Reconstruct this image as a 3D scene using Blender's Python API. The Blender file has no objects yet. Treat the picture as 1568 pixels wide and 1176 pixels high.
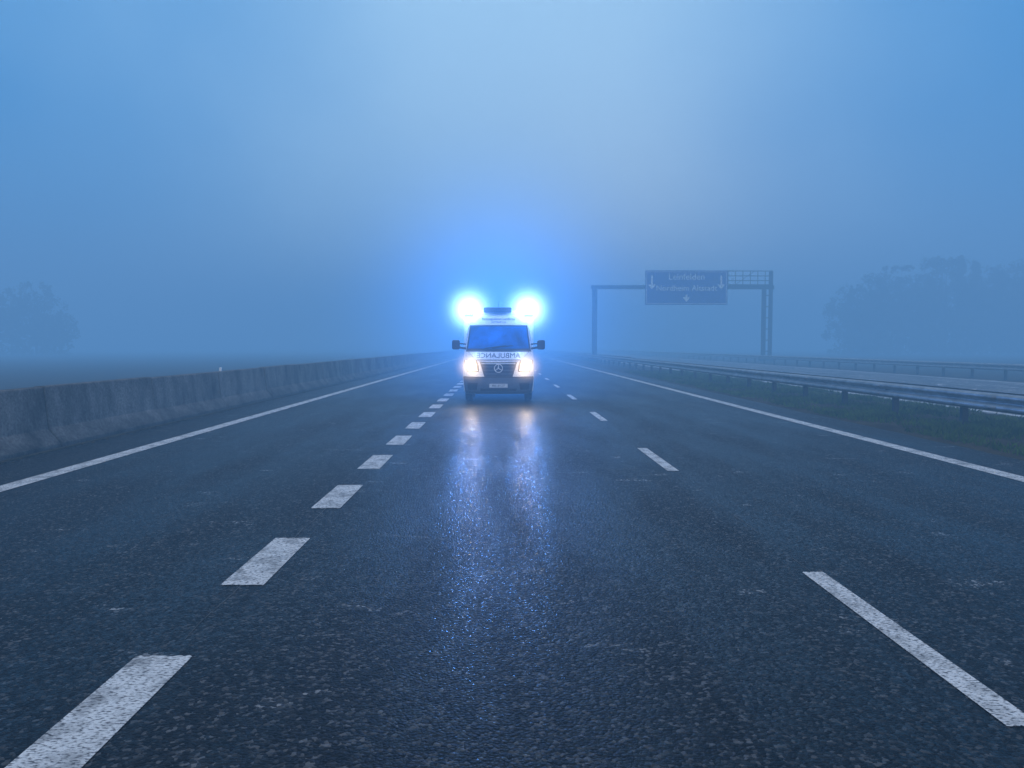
import bpy, math, random
import numpy as np
from mathutils import Vector, Matrix
random.seed(4); rng=np.random.default_rng(4)
S=bpy.context.scene
col=S.collection

# ------------------------------------------------------------------ helpers
def new_mat(name):
    m=bpy.data.materials.new(name); m.use_nodes=True
    nt=m.node_tree
    return m,nt,nt.nodes["Principled BSDF"]
def N(nt,t,**kw):
    n=nt.nodes.new(t)
    for k,v in kw.items(): setattr(n,k,v)
    return n
def L(nt,a,b): nt.links.new(a,b)
def simple(name,c,rough=.5,metal=0,emit=None,es=0,var=.25,vs=6,coat=0,bump=0,bs=60,spec=.5):
    m,nt,b=new_mat(name)
    tc=N(nt,"ShaderNodeTexCoord")
    no=N(nt,"ShaderNodeTexNoise"); no.inputs["Scale"].default_value=vs; no.inputs["Detail"].default_value=6
    L(nt,tc.outputs["Object"],no.inputs["Vector"])
    r=N(nt,"ShaderNodeValToRGB")
    r.color_ramp.elements[0].position=.3; r.color_ramp.elements[1].position=.7
    r.color_ramp.elements[0].color=[x*(1-var) for x in c]+[1]
    r.color_ramp.elements[1].color=[min(1,x*(1+var*.5)) for x in c]+[1]
    L(nt,no.outputs["Fac"],r.inputs["Fac"]); L(nt,r.outputs["Color"],b.inputs["Base Color"])
    b.inputs["Roughness"].default_value=rough; b.inputs["Metallic"].default_value=metal
    b.inputs["Coat Weight"].default_value=coat; b.inputs["Specular IOR Level"].default_value=spec
    if emit:
        b.inputs["Emission Color"].default_value=(*emit,1); b.inputs["Emission Strength"].default_value=es
    if bump:
        n2=N(nt,"ShaderNodeTexNoise"); n2.inputs["Scale"].default_value=bs
        L(nt,tc.outputs["Object"],n2.inputs["Vector"])
        bp=N(nt,"ShaderNodeBump"); bp.inputs["Strength"].default_value=bump; bp.inputs["Distance"].default_value=.02
        L(nt,n2.outputs["Fac"],bp.inputs["Height"]); L(nt,bp.outputs["Normal"],b.inputs["Normal"])
    return m
def mesh_obj(name,v,f,mat=None,parent=None,smooth=False):
    me=bpy.data.meshes.new(name); me.from_pydata([tuple(p) for p in v],[],f); me.update()
    o=bpy.data.objects.new(name,me); col.objects.link(o)
    if mat: me.materials.append(mat)
    if parent: o.parent=parent
    if smooth:
        for p in me.polygons: p.use_smooth=True
    return o
class MB:
    def __init__(s): s.v=[]; s.f=[]
    def add(s,v,f):
        o=len(s.v); s.v+= [tuple(p) for p in v]; s.f+=[tuple(i+o for i in q) for q in f]
    def box(s,x0,x1,y0,y1,z0,z1):
        s.add([(x0,y0,z0),(x1,y0,z0),(x1,y1,z0),(x0,y1,z0),(x0,y0,z1),(x1,y0,z1),(x1,y1,z1),(x0,y1,z1)],
              [(0,3,2,1),(4,5,6,7),(0,1,5,4),(1,2,6,5),(2,3,7,6),(3,0,4,7)])
    def tube(s,a,b,r0,r1=None,n=8):
        r1=r0 if r1 is None else r1
        a=Vector(a); b=Vector(b); d=(b-a).normalized()
        u=d.cross(Vector((0,0,1))); 
        if u.length<1e-3: u=Vector((1,0,0))
        u.normalize(); w=d.cross(u); vs=[]
        for p,r in((a,r0),(b,r1)):
            for i in range(n):
                t=2*math.pi*i/n; vs.append(p+u*math.cos(t)*r+w*math.sin(t)*r)
        s.add(vs,[(i,(i+1)%n,n+(i+1)%n,n+i) for i in range(n)]+[tuple(range(n))[::-1],tuple(range(n,2*n))])
    def obj(s,name,mat=None,parent=None,bevel=0,smooth=False,seg=3):
        o=mesh_obj(name,s.v,s.f,mat,parent,smooth)
        if bevel:
            m=o.modifiers.new("b","BEVEL"); m.width=bevel; m.segments=seg; m.limit_method='ANGLE'
            for p in o.data.polygons: p.use_smooth=True
            w=o.modifiers.new("w","WEIGHTED_NORMAL")
        return o
def empty(name,loc):
    o=bpy.data.objects.new(name,None); o.location=loc; col.objects.link(o); return o
def text_geo(s,size):
    c=bpy.data.curves.new("t","FONT"); c.body=s; c.size=size; c.align_x='CENTER'; c.align_y='CENTER'; c.resolution_u=3
    o=bpy.data.objects.new("t",c); col.objects.link(o)
    bpy.context.view_layer.update()
    dg=bpy.context.evaluated_depsgraph_get(); me=bpy.data.meshes.new_from_object(o.evaluated_get(dg))
    v=[tuple(p.co) for p in me.vertices]; f=[tuple(p.vertices) for p in me.polygons]
    bpy.data.objects.remove(o); return v,f

# ------------------------------------------------------------------ materials
def asphalt(name,lo,hi,wet=1.0,tint=(1,1,1.02)):
    m,nt,b=new_mat(name)
    tc=N(nt,"ShaderNodeTexCoord"); P=tc.outputs["Object"]
    # domain-warped cells so the stones are irregular chips
    nw=N(nt,"ShaderNodeTexNoise"); nw.inputs["Scale"].default_value=45; L(nt,P,nw.inputs["Vector"])
    ws=N(nt,"ShaderNodeVectorMath",operation='SCALE'); ws.inputs["Scale"].default_value=.022; L(nt,nw.outputs["Color"],ws.inputs[0])
    wa=N(nt,"ShaderNodeVectorMath",operation='ADD'); L(nt,P,wa.inputs[0]); L(nt,ws.outputs[0],wa.inputs[1])
    v=N(nt,"ShaderNodeTexVoronoi"); v.inputs["Scale"].default_value=56; L(nt,wa.outputs[0],v.inputs["Vector"])
    sep=N(nt,"ShaderNodeSeparateColor"); L(nt,v.outputs["Color"],sep.inputs[0])
    r=N(nt,"ShaderNodeValToRGB"); e=r.color_ramp.elements
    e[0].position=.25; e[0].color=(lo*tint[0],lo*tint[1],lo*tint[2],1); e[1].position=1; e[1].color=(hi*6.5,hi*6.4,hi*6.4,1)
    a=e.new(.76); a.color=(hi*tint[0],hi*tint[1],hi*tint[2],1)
    L(nt,sep.outputs[0],r.inputs["Fac"])
    mp=N(nt,"ShaderNodeMapping"); mp.inputs["Scale"].default_value=(1.2,.22,1); L(nt,P,mp.inputs["Vector"])
    n1=N(nt,"ShaderNodeTexNoise"); n1.inputs["Scale"].default_value=1.0; n1.inputs["Detail"].default_value=8; n1.inputs["Roughness"].default_value=.62
    L(nt,mp.outputs[0],n1.inputs["Vector"])
    n2=N(nt,"ShaderNodeTexNoise"); n2.inputs["Scale"].default_value=9; n2.inputs["Detail"].default_value=6; L(nt,P,n2.inputs["Vector"])
    mr=N(nt,"ShaderNodeMapRange"); mr.inputs["From Min"].default_value=.32; mr.inputs["From Max"].default_value=.68
    mr.inputs["To Min"].default_value=.45; mr.inputs["To Max"].default_value=1.55; L(nt,n1.outputs["Fac"],mr.inputs["Value"])
    mr2=N(nt,"ShaderNodeMapRange"); mr2.inputs["From Min"].default_value=.3; mr2.inputs["From Max"].default_value=.7
    mr2.inputs["To Min"].default_value=.55; mr2.inputs["To Max"].default_value=1.45; L(nt,n2.outputs["Fac"],mr2.inputs["Value"])
    mu=N(nt,"ShaderNodeMath",operation='MULTIPLY'); L(nt,mr.outputs[0],mu.inputs[0]); L(nt,mr2.outputs[0],mu.inputs[1])
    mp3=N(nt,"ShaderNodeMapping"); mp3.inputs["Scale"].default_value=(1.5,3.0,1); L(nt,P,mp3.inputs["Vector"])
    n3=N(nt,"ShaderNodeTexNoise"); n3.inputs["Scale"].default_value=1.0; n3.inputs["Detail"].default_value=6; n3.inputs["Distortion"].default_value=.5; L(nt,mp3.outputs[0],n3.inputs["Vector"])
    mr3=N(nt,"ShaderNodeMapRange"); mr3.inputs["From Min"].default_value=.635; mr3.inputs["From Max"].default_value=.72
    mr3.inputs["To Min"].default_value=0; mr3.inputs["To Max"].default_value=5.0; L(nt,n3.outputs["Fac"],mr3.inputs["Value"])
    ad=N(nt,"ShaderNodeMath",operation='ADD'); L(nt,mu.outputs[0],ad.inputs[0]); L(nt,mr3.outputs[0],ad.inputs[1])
    vm=N(nt,"ShaderNodeVectorMath",operation='SCALE'); L(nt,r.outputs["Color"],vm.inputs[0]); L(nt,ad.outputs[0],vm.inputs["Scale"])
    L(nt,vm.outputs[0],b.inputs["Base Color"])
    rr=N(nt,"ShaderNodeMapRange"); rr.inputs["From Min"].default_value=.35; rr.inputs["From Max"].default_value=.65
    rr.inputs["To Min"].default_value=.58-.16*wet; rr.inputs["To Max"].default_value=.68-.08*wet
    L(nt,n1.outputs["Fac"],rr.inputs["Value"]); L(nt,rr.outputs[0],b.inputs["Roughness"])
    b.inputs["Specular IOR Level"].default_value=.12
    n4=N(nt,"ShaderNodeTexNoise"); n4.inputs["Scale"].default_value=38; n4.inputs["Detail"].default_value=3; L(nt,P,n4.inputs["Vector"])
    hm=N(nt,"ShaderNodeMath",operation='SUBTRACT'); L(nt,n4.outputs["Fac"],hm.inputs[0]); L(nt,v.outputs["Distance"],hm.inputs[1])
    bp=N(nt,"ShaderNodeBump"); bp.inputs["Strength"].default_value=1.0; bp.inputs["Distance"].default_value=.008
    L(nt,hm.outputs[0],bp.inputs["Height"]); L(nt,bp.outputs["Normal"],b.inputs["Normal"])
    gw=N(nt,"ShaderNodeMapRange"); gw.inputs["From Min"].default_value=.35; gw.inputs["From Max"].default_value=.9
    gw.inputs["To Min"].default_value=.02; gw.inputs["To Max"].default_value=.50*wet; L(nt,sep.outputs[1],gw.inputs["Value"])
    wf=N(nt,"ShaderNodeMapRange"); wf.inputs["From Min"].default_value=.60; wf.inputs["From Max"].default_value=.42
    wf.inputs["To Min"].default_value=.3; wf.inputs["To Max"].default_value=1.0; L(nt,n1.outputs["Fac"],wf.inputs["Value"])
    wm=N(nt,"ShaderNodeMath",operation='MULTIPLY'); L(nt,gw.outputs[0],wm.inputs[0]); L(nt,wf.outputs[0],wm.inputs[1])
    L(nt,wm.outputs[0],b.inputs["Coat Weight"]); b.inputs["Coat Roughness"].default_value=.13; b.inputs["Coat IOR"].default_value=1.33
    bp2=N(nt,"ShaderNodeBump"); bp2.inputs["Strength"].default_value=.38; bp2.inputs["Distance"].default_value=.005
    L(nt,hm.outputs[0],bp2.inputs["Height"]); L(nt,bp2.outputs["Normal"],b.inputs["Coat Normal"])
    return m
M_asph=asphalt("asphalt_wet",.004,.015)
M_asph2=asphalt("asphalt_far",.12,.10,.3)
def paint_mat():
    m,nt,b=new_mat("road_paint")
    tc=N(nt,"ShaderNodeTexCoord"); P=tc.outputs["Object"]
    mp=N(nt,"ShaderNodeMapping"); mp.inputs["Scale"].default_value=(38,85,1); L(nt,P,mp.inputs["Vector"])
    n=N(nt,"ShaderNodeTexNoise"); n.inputs["Scale"].default_value=1; n.inputs["Detail"].default_value=3; L(nt,mp.outputs[0],n.inputs["Vector"])
    n2=N(nt,"ShaderNodeTexNoise"); n2.inputs["Scale"].default_value=5; n2.inputs["Detail"].default_value=8; n2.inputs["Roughness"].default_value=.7; L(nt,P,n2.inputs["Vector"])
    r=N(nt,"ShaderNodeValToRGB"); e=r.color_ramp.elements
    e[0].position=.36; e[0].color=(.12,.12,.125,1); e[1].position=.5; e[1].color=(.86,.85,.83,1)
    L(nt,n.outputs["Fac"],r.inputs["Fac"])
    r2=N(nt,"ShaderNodeValToRGB"); e=r2.color_ramp.elements
    e[0].position=.32; e[0].color=(.25,.25,.25,1); e[1].position=.54; e[1].color=(1,1,1,1)
    L(nt,n2.outputs["Fac"],r2.inputs["Fac"])
    mx=N(nt,"ShaderNodeMix",data_type='RGBA',blend_type='MULTIPLY'); mx.inputs[0].default_value=1
    L(nt,r.outputs["Color"],mx.inputs[6]); L(nt,r2.outputs["Color"],mx.inputs[7]); L(nt,mx.outputs[2],b.inputs["Base Color"])
    b.inputs["Roughness"].default_value=.6; b.inputs["Specular IOR Level"].default_value=.3
    bp=N(nt,"ShaderNodeBump"); bp.inputs["Strength"].default_value=.8; bp.inputs["Distance"].default_value=.006
    L(nt,n.outputs["Fac"],bp.inputs["Height"]); L(nt,bp.outputs["Normal"],b.inputs["Normal"])
    return m
M_paint=paint_mat()
def concrete_mat():
    m,nt,b=new_mat("concrete_weathered")
    tc=N(nt,"ShaderNodeTexCoord"); P=tc.outputs["Object"]
    mp=N(nt,"ShaderNodeMapping"); mp.inputs["Scale"].default_value=(2.5,1.2,.5); L(nt,P,mp.inputs["Vector"])
    n=N(nt,"ShaderNodeTexNoise"); n.inputs["Scale"].default_value=1.3; n.inputs["Detail"].default_value=9; n.inputs["Roughness"].default_value=.65; L(nt,mp.outputs[0],n.inputs["Vector"])
    n2=N(nt,"ShaderNodeTexNoise"); n2.inputs["Scale"].default_value=25; n2.inputs["Detail"].default_value=5; L(nt,P,n2.inputs["Vector"])
    r=N(nt,"ShaderNodeValToRGB"); e=r.color_ramp.elements
    e[0].position=.34; e[0].color=(.055,.045,.036,1); e[1].position=.68; e[1].color=(.25,.225,.195,1)
    L(nt,n.outputs["Fac"],r.inputs["Fac"])
    mr=N(nt,"ShaderNodeMapRange"); mr.inputs["From Min"].default_value=.3; mr.inputs["From Max"].default_value=.7; mr.inputs["To Min"].default_value=.6; mr.inputs["To Max"].default_value=1.3; L(nt,n2.outputs["Fac"],mr.inputs["Value"])
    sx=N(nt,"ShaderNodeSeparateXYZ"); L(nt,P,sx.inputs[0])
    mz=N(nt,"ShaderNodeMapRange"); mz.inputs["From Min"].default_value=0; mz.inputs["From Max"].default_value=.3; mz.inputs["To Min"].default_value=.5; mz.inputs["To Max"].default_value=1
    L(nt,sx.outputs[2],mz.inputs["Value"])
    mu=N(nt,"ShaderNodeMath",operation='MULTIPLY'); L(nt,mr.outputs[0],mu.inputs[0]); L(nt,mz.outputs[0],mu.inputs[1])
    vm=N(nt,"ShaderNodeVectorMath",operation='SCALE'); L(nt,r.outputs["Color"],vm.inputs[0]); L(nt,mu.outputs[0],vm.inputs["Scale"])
    L(nt,vm.outputs[0],b.inputs["Base Color"]); b.inputs["Roughness"].default_value=.85; b.inputs["Specular IOR Level"].default_value=.2
    bp=N(nt,"ShaderNodeBump"); bp.inputs["Strength"].default_value=.5; bp.inputs["Distance"].default_value=.012
    L(nt,n2.outputs["Fac"],bp.inputs["Height"]); L(nt,bp.outputs["Normal"],b.inputs["Normal"])
    return m
M_conc=concrete_mat()
M_ground=simple("soil_grass",(.060,.045,.020),.95,var=.5,vs=1.3,bump=1,bs=20,spec=.1)
M_steel=simple("galvanised_steel",(.34,.35,.36),.42,.45,var=.35,vs=4)
M_dsteel=simple("dull_steel",(.03,.03,.035),.6,.2,var=.3,vs=4)
M_gantry=simple("gantry_paint",(.010,.025,.055),.6,.2,spec=.2)
M_white=simple("white_vehicle_paint",(.80,.81,.83),.28,0,var=.06,vs=3,coat=.5)
M_glass=simple("windscreen_glass",(.002,.17,.62),.10,0,var=.7,vs=1.6,coat=0,spec=.25)  # strong blue base colour stands in for sky reflected in the glass
M_black=simple("black_plastic",(.012,.012,.014),.45,0)
M_grey=simple("bumper_grey",(.08,.095,.125),.42,0)
M_chrome=simple("chrome",(.55,.57,.6),.22,1,var=.1)
M_rubber=simple("tyre_rubber",(.010,.010,.011),.8)
M_dblue=simple("dark_blue_graphic",(.008,.018,.06),.4)
M_head=simple("headlamp_lit",(.9,.85,.75),.2,emit=(1,.76,.46),es=75,var=.05)
M_headg=simple("headlamp_glass",(.5,.5,.5),.1,emit=(1,.84,.62),es=2.2,var=.1)
M_bluel=simple("beacon_lit",(.6,.8,1),.2,emit=(.5,.78,1),es=32,var=.05)
M_signb=simple("sign_blue",(.001,.045,.36),.6,var=.15,spec=.1)
M_signw=simple("sign_white",(.85,.85,.85),.5,var=.1)
M_leaf=simple("foliage",(.03,.045,.02),.8,var=.6,vs=.8,spec=.2)
M_bark=simple("bark",(.04,.032,.026),.9)
M_grass=simple("grass_blades",(.075,.120,.010),.8,var=.6,vs=1.5,spec=.1)
M_plate=simple("plate_white",(.7,.7,.68),.4,var=.05)

# ------------------------------------------------------------------ ground / roads
def sheet(name,x0,x1,y0,y1,z,mat):
    return mesh_obj(name,[(x0,y0,z),(x1,y0,z),(x1,y1,z),(x0,y1,z)],[(0,1,2,3)],mat)
sheet("ground",-1500,1500,-300,2500,-.03,M_ground)
sheet("road",-7.6,7.35,-60,600,0,M_asph)
sheet("opposite_road",11.4,23,-60,600,-.005,M_asph2)
mk=MB()
def mark(x,w,y0,y1,z=.004):
    mk.add([(x-w/2,y0,z),(x+w/2,y0,z),(x+w/2,y1,z),(x-w/2,y1,z)],[(0,1,2,3)])
def rough_mark(x,w,y0,y1,z=.004):
    n=14; bot=[(x-w/2+w*i/n,y0+random.uniform(-.008,.008),z) for i in range(n+1)]
    top=[(x+w/2-w*i/n,y1+random.uniform(-.008,.008),z) for i in range(n+1)]
    mk.add(bot+top,[tuple(range(2*n+2))])
mark(-5.62,.25,-60,400); mark(6.27,.25,-60,400)
for k in range(-6,90):
    y=4.92+2.36*k; rough_mark(-1.74,.29,y,y+1.22)
for k in range(-4,50):
    y=3.02+6.4*k; rough_mark(2.2,.15,y,y+2.13)
mk.obj("road_markings",M_paint)
mk=MB(); mark(11.9,.25,-60,400,0); mark(22.4,.25,-60,400,0)
for k in range(-4,30): mark(17.2,.15,12*k,12*k+4,0)
mk.obj("road_markings",M_paint)
M_seam=simple("seam",(.07,.07,.07),.6,var=.6,vs=12)
sm=MB()
for xx,wd in((2.2,.012),(-1.74,.014)):
    y=1.0; x=xx
    while y<60:
        ny=y+.25; nx=xx+random.uniform(-.012,.012); a=wd*random.uniform(.3,.8)
        if random.random()<.72: sm.add([(x-a/2,y,.002),(x+a/2,y,.002),(nx+a/2,ny,.002),(nx-a/2,ny,.002)],[(0,1,2,3)])
        x,y=nx,ny
sm.obj("road_seams",M_seam)
# ------------------------------------------------------------------ jersey barrier
def barrier():
    prof=[(.02,0),(.02,.07),(-.17,.30),(-.235,.94),(-.25,.96),(-.40,.96),(-.415,.94),(-.48,.30),(-.66,.07),(-.66,0)]
    mb=MB(); y=4.55-3.6*3; n=len(prof)
    while y<260:
        y0=y+.014; y1=y+3.6-.014; dx=random.uniform(-.018,.018); dz=random.uniform(-.012,.012)
        vs=[]
        for yy in (y0,y1):
            for (a,b) in prof: vs.append((-6.95+a+dx,yy,max(0,b+dz if b>.1 else b)))
        mb.add(vs,[(i+1,i,n+i,n+i+1) for i in range(n-1)]+[tuple(range(n)),tuple(range(n,2*n))[::-1]])
        y+=3.6
    return mb
e=empty("concrete_barrier",(0,0,0))
barrier().obj("barrier_segments",M_conc,e,bevel=.012,seg=2)
g=MB()
for yy in np.arange(-6.25,260,3.6): g.box(-7.33,-7.21,yy-.1,yy+.1,.2,.85)
g.obj("joint_core",M_black,e)
g=MB(); 
for yy in (19.3,55.3,91.3): g.box(-7.30,-7.24,yy-.03,yy+.03,.955,1.05)
g.obj("reflector",M_signw,e,bevel=.01)
g=MB(); g.box(-7.12,-6.84,-20,260,-.02,.012); g.obj("dirt_gutter",M_ground,e)
v=[];f=[]
for i in range(1600):
    y=random.uniform(7,50); x=-6.84+abs(random.gauss(0,.08)); s=random.uniform(.01,.035); a=random.uniform(0,6.28); o=len(v)
    v+=[(x+s*math.cos(a),y+s*math.sin(a),.014),(x-s*math.sin(a),y+s*math.cos(a),.014+s*.6),(x-s*math.cos(a),y-s*math.sin(a),.014)]; f.append((o,o+1,o+2))
mesh_obj("roadside_litter",v,f,M_ground)

# ------------------------------------------------------------------ guardrails
WP=[(0,0),(.045,.02),(.06,.045),(.06,.085),(.035,.115),(0,.135),(-.005,.155),(0,.175),(.035,.195),(.06,.225),(.06,.265),(.045,.29),(0,.31)]
def rail(mb,x,side,z0,y0,y1):
    ys=np.arange(y0,y1,4.0); n=len(WP); vs=[]; fs=[]
    for i,yy in enumerate(ys):
        wob=random.uniform(-.008,.008); wz=random.uniform(-.006,.006)
        for (a,b) in WP: vs.append((x+side*a*1.25+wob,yy,z0+b+wz))
    for i in range(len(ys)-1):
        for j in range(n-1):
            a=i*n+j; fs.append((a,a+n,a+n+1,a+1))
    mb.add(vs,fs)
def guardrail(name,x,y0,y1,double=True,h=.76,sp=2.5,off=0):
    e=empty(name,(0,0,0))
    mb=MB(); rail(mb,x-.22,-1,h-.31,y0,y1)
    if double: rail(mb,x+.22,1,h-.31,y0,y1)
    for yy in np.arange(y0,y1,4.0):
        mb.box(x-.307,x-.300,yy-.15,yy+.15,h-.27,h-.215); mb.box(x-.307,x-.300,yy-.15,yy+.15,h-.09,h-.04)
    o=mb.obj("w_beam",M_steel,e,smooth=True); s=o.modifiers.new("s","SOLIDIFY"); s.thickness=.006
    p=MB()
    for yy in np.arange(y0+off,y1,sp):
        p.box(x-.06,x+.06,yy-.05,yy+.05,-.1,h-.12)
        p.box(x-.215,x+(.215 if double else -.05),yy-.05,yy+.05,h-.22,h-.1)
    p.obj("post",M_dsteel,e,bevel=.006,seg=1)
    return e
guardrail("metal_guardrail",8.95,-11,260,off=.2)
guardrail("metal_guardrail",24.0,-10,260,double=False)
guardrail("metal_guardrail",10.8,60,260,double=False)

# ------------------------------------------------------------------ verge with grass
v=[];f=[]
nx=24; ny=400
for j in range(ny+1):
    for i in range(nx+1):
        x=7.3+4.2*i/nx; y=-20+j*.75
        t=i/nx; h=.07*math.sin(math.pi*t)**.6+ (0 if i in(0,nx) else random.uniform(-.015,.03))-.004
        v.append((x+(random.uniform(-.05,.05) if i==0 else 0),y,h))
for j in range(ny):
    for i in range(nx):
        a=j*(nx+1)+i; f.append((a,a+1,a+nx+2,a+nx+1))
mesh_obj("grass_verge_soil",v,f,M_ground,smooth=True)
v=[];f=[]
def blades(n,x0,x1,y0,y1,hm):
    for i in range(n):
        y=y0+(y1-y0)*random.random()**1.6; x=random.uniform(x0,x1)
        if math.sin(x*3.1+y*.9)+math.sin(y*1.7-x)+random.uniform(-1.2,1.2)<-.3: continue
        t=(x-7.3)/4.2; z=.07*math.sin(math.pi*min(max(t,0.01),.99))**.6-.01
        h=hm*random.uniform(.4,1.3); a=random.uniform(0,6.28); w=.008+.0004*y
        dx,dy=math.cos(a)*w,math.sin(a)*w; lx,ly=random.gauss(0,h*.4),random.gauss(0,h*.4); o=len(v)
        v.extend([(x-dx,y-dy,z),(x+dx,y+dy,z),(x+lx*.4+dx*.6,y+ly*.4+dy*.6,z+h*.6),(x+lx,y+ly,z+h)])
        f.extend([(o,o+1,o+2),(o,o+2,o+3)])
blades(70000,7.45,11.3,8,45,.11)
mesh_obj("grass",v,f,M_grass)

# ------------------------------------------------------------------ gantry + sign
GY=80
e=empty("overhead_gantry",(0,GY,0))
g=MB()
g.box(9.75,10.25,-.25,.25,-.05,8.1); g.box(9.5,10.5,-.5,.5,-.05,.5)
g.box(28.1,28.45,-.25,.25,-.05,8.1); g.box(28.85,29.15,-.25,.25,-.05,9.6); g.box(27.9,29.4,-.5,.5,-.05,.5)
for z in np.arange(1,8,1.2): g.box(28.45,28.85,-.08,.08,z,z+.1)
g.obj("posts",M_gantry,e,bevel=.02)
g=MB(); g.box(9.6,29.3,-.22,.22,7.72,8.12); g.obj("beam",M_gantry,e,bevel=.02)
g=MB()
for z in (8.6,9.1,9.62):
    g.tube((24.2,-.5,z),(29.0,-.5,z),.05)
for x in np.arange(24.2,29.1,.8): g.tube((x,-.5,8.1),(x,-.5,9.62),.045)
g.box(24.2,29.0,-.6,-.1,8.13,8.2)
g.tube((25,-.5,8.15),(27,-.5,9.6),.03)
g.obj("walkway_railing",M_gantry,e)
e=empty("highway_sign",(0,GY,0))
g=MB(); g.box(15.3,24.1,-.75,-.62,6.0,9.65); g.obj("sign_panel",M_signb,e,bevel=.03)
g=MB()
for (a,b,c,d) in((15.42,23.98,9.47,9.51),(15.42,23.98,6.12,6.16)): g.box(a,b,-.765,-.752,c,d)
for (a,b) in((15.42,15.46),(23.94,23.98)): g.box(a,b,-.765,-.752,6.18,9.47)
def flat_text(mb,s,size,x,z,y,mirror=1):
    v,f=text_geo(s,size); mb.add([(x+p[0]*mirror,y,z+p[1]) for p in v],f)
flat_text(g,"Leinfelden",.95,19.7,8.95,-.77)
flat_text(g,"Nordheim Altstadt",.85,19.7,7.75,-.77)
for x in(16.0,19.7,23.4):
    z=6.75 if x==19.7 else 8.1
    g.box(x-.09,x+.09,-.77,-.756,z-.1,z+.35 if x==19.7 else z+1)
    g.add([(x-.4,-.77,z+.05),(x+.4,-.77,z+.05),(x,-.77,z-.45)],[(0,1,2)])
g.obj("sign_legend",M_signw,e)
g=MB()
for x in(16.5,19.7,22.9): g.box(x-.08,x+.08,-.62,-.22,6.2,9.5)
g.obj("brackets",M_gantry,e)

# ------------------------------------------------------------------ trees
def tree(vt,ft,vb,fb,x,y,h,kind):
    b=MB(); b.tube((x,y,-.1),(x+random.uniform(-.2,.2),y,h*.9),h*.022,h*.004,7)
    cl=[]
    if kind=='con':
        n=int(h*9)
        for i in range(n):
            t=random.uniform(.08,1); R=(1-t)*h*.26+.2; a=random.uniform(0,6.28); r=R*random.uniform(.3,1)
            p=(x+math.cos(a)*r,y+math.sin(a)*r,h*t-r*.25); cl.append((p,.45+.8*(1-t)))
            if random.random()<.3: b.tube((x,y,h*t),p,.04,.01,4)
    else:
        for i in range(int(13*h)):
            a=random.uniform(0,6.28); t=random.gauss(.5,.25); t=min(max(t,.05),1)
            R=h*.40*math.sqrt(max(.05,1-((t-.45)/.6)**2)); r=R*math.sqrt(random.random())
            p=(x+math.cos(a)*r,y+math.sin(a)*r,h*t); cl.append((p,random.uniform(.5,1.0)))
            if random.random()<.2: b.tube((x,y,h*(t*.55)),p,.07,.015,4)
    o=len(vb); vb.extend(b.v); fb.extend([tuple(i+o for i in q) for q in b.f])
    for p,s in cl:
        for k in range(24):
            d=rng.normal(size=3); d*=s*random.random()**.4/np.linalg.norm(d)
            c=np.array(p)+d; u=rng.normal(size=3); u/=np.linalg.norm(u); w=np.cross(u,rng.normal(size=3)); w/=np.linalg.norm(w)
            q=random.uniform(.15,.34); o=len(vt)
            vt.extend([tuple(c-u*q),tuple(c+w*q*.6),tuple(c+u*q),tuple(c-w*q*.6)]); ft.append((o,o+1,o+2,o+3))
def grove(name,lst):
    vt,ft,vb,fb=[],[],[],[]
    for t in lst: tree(vt,ft,vb,fb,*t)
    e=empty(name,(0,0,0)); mesh_obj("foliage",vt,ft,M_leaf,e); mesh_obj("trunks",vb,fb,M_bark,e)
l=[]
for i in range(9): l.append((-76-i*3.7+random.uniform(-.7,.7),125+random.uniform(-3,6),11.8+random.uniform(-1,.8)-(3 if i==0 else 0),'dec'))
grove("distant_trees",l)
l=[]
for i in range(24):
    x=62+i*2.4+random.uniform(-.9,.9); l.append((x,130+random.uniform(-5,5),random.uniform(13.5,18) - (3 if i<3 else 0),random.choice(['con','dec','dec'])))
grove("distant_trees",l)

# ------------------------------------------------------------------ ambulance
A=empty("ambulance",(-.09,21.0,0))
def itp(z,tab):
    for i in range(len(tab)-1):
        if z<=tab[i+1][0]:
            a,b=tab[i],tab[i+1]; t=(z-a[0])/(b[0]-a[0]); t=max(0,min(1,t)); return a[1]+(b[1]-a[1])*t
    return tab[-1][1]
F=[(.24,.09),(.32,.02),(.5,0),(.70,.02),(.76,.05),(1.16,.13),(1.21,.19),(1.47,.70),(1.50,.74),(2.20,1.24),(2.27,1.32),(2.50,1.62),(2.58,1.85),(2.62,2.2)]
W=[(.24,.95),(.32,1.0),(.7,1.03),(1.17,1.03),(1.47,1.0),(1.52,.985),(2.2,.90),(2.3,.88),(2.5,.80),(2.58,.74),(2.62,.66)]
B=[(.24,.4),(.75,.42),(1.17,.42),(1.47,.36),(1.5,.33),(2.2,.28),(2.62,.2)]
PW=[(.24,4.5),(.8,4),(1.2,3.2),(1.5,2.6),(2.62,2.4)]
def sm_itp(z,tab,d=.02): return (itp(z-d,tab)+2*itp(z,tab)+itp(z+d,tab))/4
def yf(x,z):
    w=sm_itp(z,W); t=min(1,abs(x)/w); return sm_itp(z,F)+itp(z,B)*t**itp(z,PW)
rows=list(np.linspace(.24,2.62,90)); nu=49
v=[];f=[]
for z in rows:
    w=sm_itp(z,W)
    line=[(-w,2.25,z)]+[(w*math.sin(u*math.pi/2),0,z) for u in np.linspace(-1,1,nu)]+[(w,2.25,z)]
    line=[(p[0],p[1] if i in(0,nu+1) else yf(p[0],z),z) for i,p in enumerate(line)]
    v+=line
c=nu+2
for r in range(len(rows)-1):
    for i in range(c-1):
        a=r*c+i; f.append((a,a+1,a+c+1,a+c))
f.append(tuple(range((len(rows)-1)*c,len(rows)*c))); f.append(tuple(range(c))[::-1])
mesh_obj("cab_body",v,f,M_white,A,smooth=True)
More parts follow.
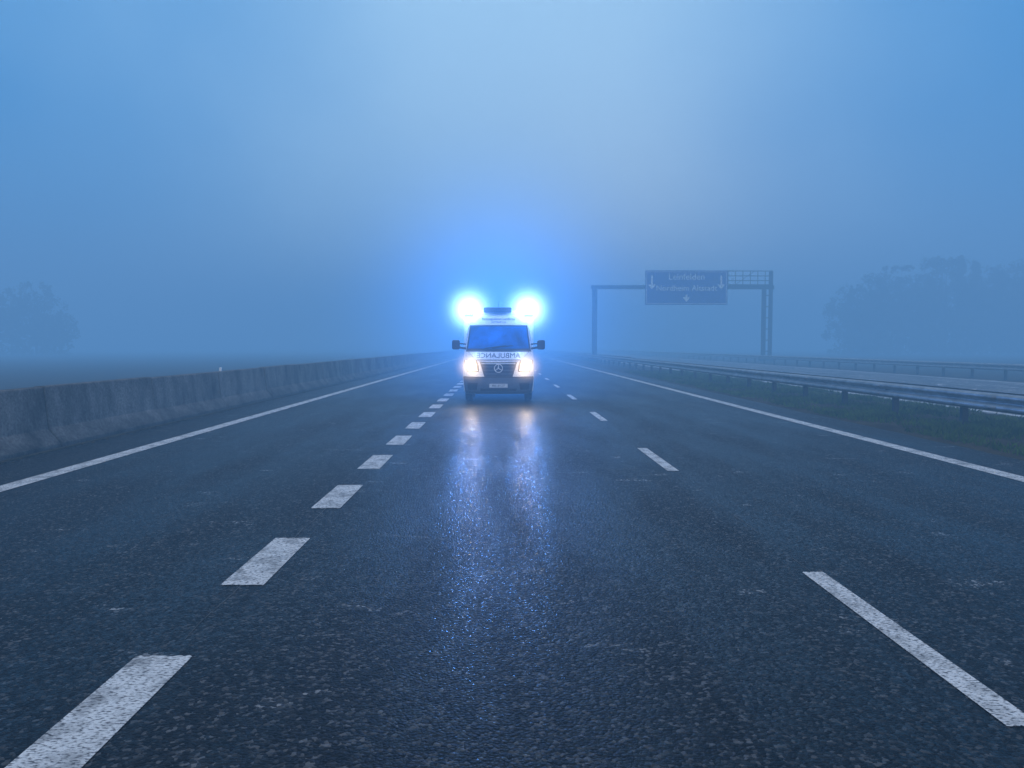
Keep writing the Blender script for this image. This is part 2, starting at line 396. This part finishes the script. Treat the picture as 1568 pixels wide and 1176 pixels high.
def patch(name,z0,z1,xl,xr,mat,off,nz=14,nxx=24,mirror=False):
    v=[];f=[]
    sides=[1,-1] if mirror else [1]
    for s in sides:
        o=len(v)
        for j in range(nz+1):
            t=j/nz; z=z0+(z1-z0)*t; a,b=xl(t),xr(t)
            for i in range(nxx+1):
                x=s*(a+(b-a)*i/nxx); v.append((x,yf(x,z)-off,z))
        for j in range(nz):
            for i in range(nxx):
                a=o+j*(nxx+1)+i; q=(a,a+1,a+nxx+2,a+nxx+1); f.append(q if s==1 else q[::-1])
    return mesh_obj(name,v,f,mat,A,smooth=True)
lin=lambda a,b:(lambda t:a+(b-a)*t)
patch("windscreen_frame",1.475,2.23,lin(-.955,-.865),lin(.955,.865),M_black,.010)
patch("windscreen",1.53,2.19,lin(-.90,-.825),lin(.90,.825),M_glass,.018)
patch("cowl",1.44,1.50,lin(-.96,-.955),lin(.96,.955),M_black,.014,nz=4)
patch("bonnet_gap",.0+1.195,1.215,lin(-.62,-.62),lin(.62,.62),M_black,.006,nz=2)
patch("bonnet_side_gap",1.215,1.44,lin(.66,.885),lin(.675,.90),M_black,.006,nxx=2,mirror=True)
patch("grille",.73,1.15,lambda t:-(.40+.13*t),lambda t:.40+.13*t,M_black,.012)
for k,z in enumerate((.80,.90,1.0,1.09)):
    w=.40+.13*(z-.73)/.42-.03
    patch("grille_slat_%d"%k,z,z+.028,lin(-w,-w-.005),lin(w,w+.005),M_grey if k!=3 else M_chrome,.028,nz=2)
patch("grille_rim_top",1.145,1.17,lin(-.55,-.555),lin(.55,.555),M_chrome,.022,nz=2)
g=MB(); cz=.97; R=.115
n=28
for i in range(n):
    a0=2*math.pi*i/n;a1=2*math.pi*(i+1)/n; y=yf(0,cz)-.05
    g.tube((R*math.cos(a0),y,cz+R*math.sin(a0)),(R*math.cos(a1),y,cz+R*math.sin(a1)),.014,n=6)
for k in range(3):
    a=math.pi/2+k*2*math.pi/3; g.tube((0,y-.004,cz),(R*math.cos(a),y,cz+R*math.sin(a)),.024,.007,6)
g.obj("badge",M_plate,A)
patch("headlamp_housing",.87,1.20,lambda t:.56+.07*t-.03*math.sin(t*3.1),lambda t:.90+.09*min(1,t*1.3),M_black,.008,mirror=True)
patch("headlamp_glass",.895,1.18,lambda t:.60+.06*t,lambda t:.87+.09*min(1,t*1.3),M_headg,.016,mirror=True)
for s in(-1,1):
    bm=MB(); 
    for (x,z,r) in((.73,1.03,.085),(.86,1.06,.06)):
        y=yf(x,z)-.03; vs=[(s*x,y-.02,z)]+[(s*x+r*math.cos(t),y,z+r*math.sin(t)) for t in np.linspace(0,2*math.pi,25)[:-1]]
        bm.add(vs,[(0,1+i,1+(i+1)%24) for i in range(24)])
    bm.obj("headlamp_bulb",M_head,A)
patch("bumper",.245,.72,lin(-.955,-1.02),lin(.955,1.02),M_grey,.012,nxx=44)
patch("bumper_intake",.33,.40,lin(-.5,-.52),lin(.5,.52),M_black,.022,nz=3)
patch("bumper_upper_line",.70,.735,lin(-1.0,-1.0),lin(1.0,1.0),M_black,.016,nz=2,nxx=44)
patch("fog_lamp_recess",.36,.56,lambda t:.62-.04*t,lambda t:.88,M_black,.022,mirror=True)
g=MB(); y=yf(0,.47); g.box(-.26,.26,y-.045,y-.028,.425,.535); g.obj("number_plate",M_plate,A,bevel=.004)
g=MB(); flat_text(g,"RK 4127",.10,0,.48,y-.048); g.obj("plate_text",M_black,A)
v,ff=text_geo("AMBULANCE",.22)
g=MB(); g.add([(-p[0]*.98,yf(-p[0]*.98,1.325+p[1]*.9)-.012,1.325+p[1]*.9) for p in v],[q[::-1] for q in ff]); g.obj("bonnet_lettering",M_dblue,A)
v,ff=text_geo("Rettungsdienst Landkreis",.105)
g=MB(); g.add([(p[0]*.95,yf(p[0],2.42+p[1])-.02,2.42+p[1]) for p in v],ff)
v,ff=text_geo("NOTRUF 112",.075); g.add([(p[0],yf(p[0],2.32+p[1])-.02,2.32+p[1]) for p in v],ff); g.obj("roof_lettering",M_dblue,A)
g=MB()
for s in(-1,1):
    a=(s*.1-.3,1.54); b=(s*.1+.32,1.62); 
    g.tube((a[0],yf(*a)-.05,a[1]),(b[0],yf(*b)-.04,b[1]),.012,n=5)
g.obj("wiper",M_black,A)
for s in(-1,1):
    g=MB(); g.box(s*1.25-.115,s*1.25+.115,.78,.93,1.50,1.78); g.obj("side_mirror",M_black,A,bevel=.05,seg=4)
    g=MB(); g.tube((s*.97,.98,1.53),(s*1.18,.86,1.57),.035); g.tube((s*.96,.98,1.66),(s*1.18,.86,1.68),.022); g.obj("mirror_arm",M_black,A)
for s in(-1,1):
    g=MB(); g.add([(s*1.0,1.15,1.52),(s*1.0,2.05,1.52),(s*.915,2.05,2.18),(s*.915,1.55,2.18)],[(0,1,2,3)]); g.obj("door_window",M_glass,A)
def prism(pts,x0,x1):
    n=len(pts); v=[(x0,a,b) for a,b in pts]+[(x1,a,b) for a,b in pts]
    return v,[tuple(range(n))[::-1],tuple(range(n,2*n))]+[(i,(i+1)%n,n+(i+1)%n,n+i) for i in range(n)]
g=MB(); v_,f_=prism([(2.2,.42),(2.2,2.45),(2.42,2.72),(6.1,2.74),(6.1,.42)],-1.09,1.09); g.add(v_,f_)
g.obj("box_body",M_white,A,bevel=.07,seg=4)
g=MB(); v_,f_=prism([(1.75,2.5),(2.0,2.66),(2.45,2.70),(2.45,2.45),(1.9,2.45)],-.78,.78); g.add(v_,f_); g.obj("roof_fairing",M_white,A,bevel=.04)
M_or=simple("reflective_stripe",(.55,.03,.02),.4)
g=MB()
for s in(-1,1): g.box(s*1.093-.002,s*1.093+.002,2.35,6.0,1.1,1.4)
g.obj("side_stripe",M_or,A)
g=MB(); g.box(-.46,.40,1.72,2.15,2.63,2.78); g.obj("roof_unit",M_dblue,A,bevel=.03)
g=MB(); g.tube((.0,1.9,2.78),(.0,1.95,2.98),.008,.004,5); g.obj("antenna",M_black,A)
# beacons
LX=.90; LY=1.86; LZ=2.72
for s in(-1,1):
    g=MB(); g.tube((s*LX,LY+.16,LZ-.20),(s*LX,LY+.16,LZ-.13),.17,n=20); g.box(s*LX-.15,s*LX+.15,LY+.1,2.5,LZ-.22,LZ-.15); g.obj("beacon_base",M_black,A)
    bpy.ops.mesh.primitive_uv_sphere_add(segments=24,ring_count=12,radius=.16)
    o=bpy.context.object; o.name="beacon_lens"; o.scale=(1,1,.85); o.location=(s*LX,LY+.16,LZ); o.parent=A; o.data.materials.append(M_bluel)
    for p in o.data.polygons:p.use_smooth=True
for s in(-1,1):
    for yy in(1.05,4.9):
        prof=[(.35,-.09),(.36,-.07),(.36,.07),(.35,.09),(.33,.115),(.22,.12),(.21,.07),(.05,.06)]
        v=[];f=[];n=36;m=len(prof)
        for i in range(n):
            t=2*math.pi*i/n
            for r,w_ in prof: v.append((s*.86+s*w_,yy+r*math.cos(t),.355+r*math.sin(t)))
        for i in range(n):
            for j in range(m-1): f.append((i*m+j,((i+1)%n)*m+j,((i+1)%n)*m+j+1,i*m+j+1))
        f.append(tuple(i*m for i in range(n)))
        mesh_obj("wheel",v,f,M_rubber,A)
g=MB(); g.box(-.7,.7,.3,6.0,.24,.45); g.box(-.74,-.70,.7,1.4,.12,.3); g.tube((-.8,1.05,.35),(.8,1.05,.35),.05); g.obj("underbody",M_black,A)

# lamps
def spot(name,loc,tgt,power,colr,size,blend,rad):
    d=bpy.data.lights.new(name,'SPOT'); d.energy=power; d.color=colr; d.spot_size=math.radians(size); d.spot_blend=blend; d.shadow_soft_size=rad
    o=bpy.data.objects.new(name,d); col.objects.link(o); o.parent=A; o.location=loc
    o.rotation_euler=Vector(tgt).to_track_quat('-Z','Y').to_euler(); return o
for s in(-1,1):
    spot("beacon_light",(s*LX,LY-.03,LZ+.03),(s*.15,-1,.55),800,(.06,.27,1.0),150,1,.06)
    spot("headlamp_light",(s*.76,-.0,1.04),(0,-1,-.02),38,(1,.72,.36),80,1,.07)

# lit fog near the lamps (multiple scattering), as small emissive volumes with a soft falloff
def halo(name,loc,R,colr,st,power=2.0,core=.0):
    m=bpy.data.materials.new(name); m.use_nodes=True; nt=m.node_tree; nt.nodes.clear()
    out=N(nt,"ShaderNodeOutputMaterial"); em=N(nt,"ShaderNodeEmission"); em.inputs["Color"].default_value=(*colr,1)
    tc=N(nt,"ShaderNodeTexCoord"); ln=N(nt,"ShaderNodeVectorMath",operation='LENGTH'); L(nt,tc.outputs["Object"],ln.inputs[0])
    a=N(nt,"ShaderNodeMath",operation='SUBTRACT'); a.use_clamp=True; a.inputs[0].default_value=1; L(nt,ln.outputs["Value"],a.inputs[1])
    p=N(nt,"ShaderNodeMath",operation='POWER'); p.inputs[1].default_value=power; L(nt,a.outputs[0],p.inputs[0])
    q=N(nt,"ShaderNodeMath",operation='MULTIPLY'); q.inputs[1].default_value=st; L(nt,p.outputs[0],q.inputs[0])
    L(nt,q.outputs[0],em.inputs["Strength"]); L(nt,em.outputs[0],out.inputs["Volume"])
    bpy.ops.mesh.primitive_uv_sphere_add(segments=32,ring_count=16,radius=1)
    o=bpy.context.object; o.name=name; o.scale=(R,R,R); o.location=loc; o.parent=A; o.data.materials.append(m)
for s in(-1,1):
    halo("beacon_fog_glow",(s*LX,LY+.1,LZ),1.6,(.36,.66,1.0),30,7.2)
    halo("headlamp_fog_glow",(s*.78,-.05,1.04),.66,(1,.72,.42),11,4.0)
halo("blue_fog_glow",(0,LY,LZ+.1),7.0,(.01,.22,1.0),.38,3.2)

# ------------------------------------------------------------------ fog
m=bpy.data.materials.new("fog"); m.use_nodes=True; nt=m.node_tree; nt.nodes.clear()
out=N(nt,"ShaderNodeOutputMaterial"); sc=N(nt,"ShaderNodeVolumeScatter"); ab=N(nt,"ShaderNodeVolumeAbsorption"); em=N(nt,"ShaderNodeEmission")
sc.inputs["Color"].default_value=(1,1,1,1); sc.inputs["Density"].default_value=.006; sc.inputs["Anisotropy"].default_value=.35
ab.inputs["Color"].default_value=(0,0,0,1); ab.inputs["Density"].default_value=.0100
em.inputs["Color"].default_value=(.055,.200,.455,1); em.inputs["Strength"].default_value=.0138  # fog emits by itself, standing in for multiply scattered light
a1=N(nt,"ShaderNodeAddShader"); a2=N(nt,"ShaderNodeAddShader")
L(nt,sc.outputs[0],a1.inputs[0]); L(nt,ab.outputs[0],a1.inputs[1]); L(nt,a1.outputs[0],a2.inputs[0]); L(nt,em.outputs[0],a2.inputs[1]); L(nt,a2.outputs[0],out.inputs["Volume"])
g=MB(); g.box(-350,350,-40,450,-1.5,22); g.obj("fog",m)

# ------------------------------------------------------------------ world
w=bpy.data.worlds.new("World"); S.world=w; w.use_nodes=True; nt=w.node_tree; bg=nt.nodes["Background"]
sky=N(nt,"ShaderNodeTexSky"); sky.sky_type='NISHITA'; sky.sun_disc=False; sky.sun_elevation=math.radians(8); sky.sun_rotation=math.radians(10)
tc=N(nt,"ShaderNodeTexCoord"); sx=N(nt,"ShaderNodeSeparateXYZ"); L(nt,tc.outputs["Generated"],sx.inputs[0])
# slightly uneven cloud layer
nz=N(nt,"ShaderNodeTexNoise"); nz.inputs["Scale"].default_value=2.2; nz.inputs["Detail"].default_value=3; L(nt,tc.outputs["Generated"],nz.inputs["Vector"])
nm=N(nt,"ShaderNodeMapRange"); nm.inputs["From Min"].default_value=.3; nm.inputs["From Max"].default_value=.7; nm.inputs["To Min"].default_value=-.10; nm.inputs["To Max"].default_value=.10; L(nt,nz.outputs["Fac"],nm.inputs["Value"])
dx=N(nt,"ShaderNodeMath",operation='ABSOLUTE'); L(nt,sx.outputs[0],dx.inputs[0])
da=N(nt,"ShaderNodeMath",operation='ADD'); L(nt,dx.outputs[0],da.inputs[0]); L(nt,nm.outputs[0],da.inputs[1])
mr=N(nt,"ShaderNodeMapRange"); mr.interpolation_type='SMOOTHSTEP'; mr.inputs["From Min"].default_value=.05; mr.inputs["From Max"].default_value=.64; L(nt,da.outputs[0],mr.inputs["Value"])
c1=N(nt,"ShaderNodeMix",data_type='RGBA'); c1.inputs[6].default_value=(.48,.82,1.13,1); c1.inputs[7].default_value=(.0,.29,.76,1); L(nt,mr.outputs[0],c1.inputs[0])
def band(sock,a,b):
    mz=N(nt,"ShaderNodeMapRange"); mz.interpolation_type='SMOOTHSTEP'; mz.inputs["From Min"].default_value=a; mz.inputs["From Max"].default_value=b; L(nt,sock,mz.inputs["Value"]); return mz.outputs[0]
c2=N(nt,"ShaderNodeMix",data_type='RGBA'); c2.inputs[7].default_value=(.56,.55,.57,1); L(nt,band(sx.outputs[2],.44,.75),c2.inputs[0]); L(nt,c1.outputs[2],c2.inputs[6])
neg=N(nt,"ShaderNodeMath",operation='MULTIPLY'); neg.inputs[1].default_value=-1; L(nt,sx.outputs[1],neg.inputs[0])
c3=N(nt,"ShaderNodeMix",data_type='RGBA'); c3.inputs[7].default_value=(1.15,1.20,1.32,1); L(nt,band(neg.outputs[0],.3,.85),c3.inputs[0]); L(nt,c2.outputs[2],c3.inputs[6])  # unseen sky behind the camera, brightened as added fill on the ambulance front
vs=N(nt,"ShaderNodeVectorMath",operation='SCALE'); vs.inputs["Scale"].default_value=.01; L(nt,sky.outputs[0],vs.inputs[0])
ad=N(nt,"ShaderNodeVectorMath",operation='ADD'); L(nt,vs.outputs[0],ad.inputs[0]); L(nt,c3.outputs[2],ad.inputs[1])
L(nt,ad.outputs[0],bg.inputs["Color"]); bg.inputs["Strength"].default_value=1.0
sd=bpy.data.lights.new("sun",'SUN'); sd.energy=.15; sd.angle=math.radians(20); sd.color=(1,.95,.88)
so=bpy.data.objects.new("sun",sd); col.objects.link(so); so.rotation_euler=(math.radians(40),0,math.radians(-10))

# ------------------------------------------------------------------ camera
cd=bpy.data.cameras.new("camera"); co=bpy.data.objects.new("camera",cd); col.objects.link(co); S.camera=co
cd.sensor_width=36; cd.lens=26.1; cd.clip_end=4000; cd.clip_start=.05
co.location=(0,0,1.6); co.rotation_euler=(math.radians(90-2.92),0,math.radians(-.8))
S.view_settings.view_transform='Standard'; S.view_settings.look='None'; S.view_settings.exposure=0
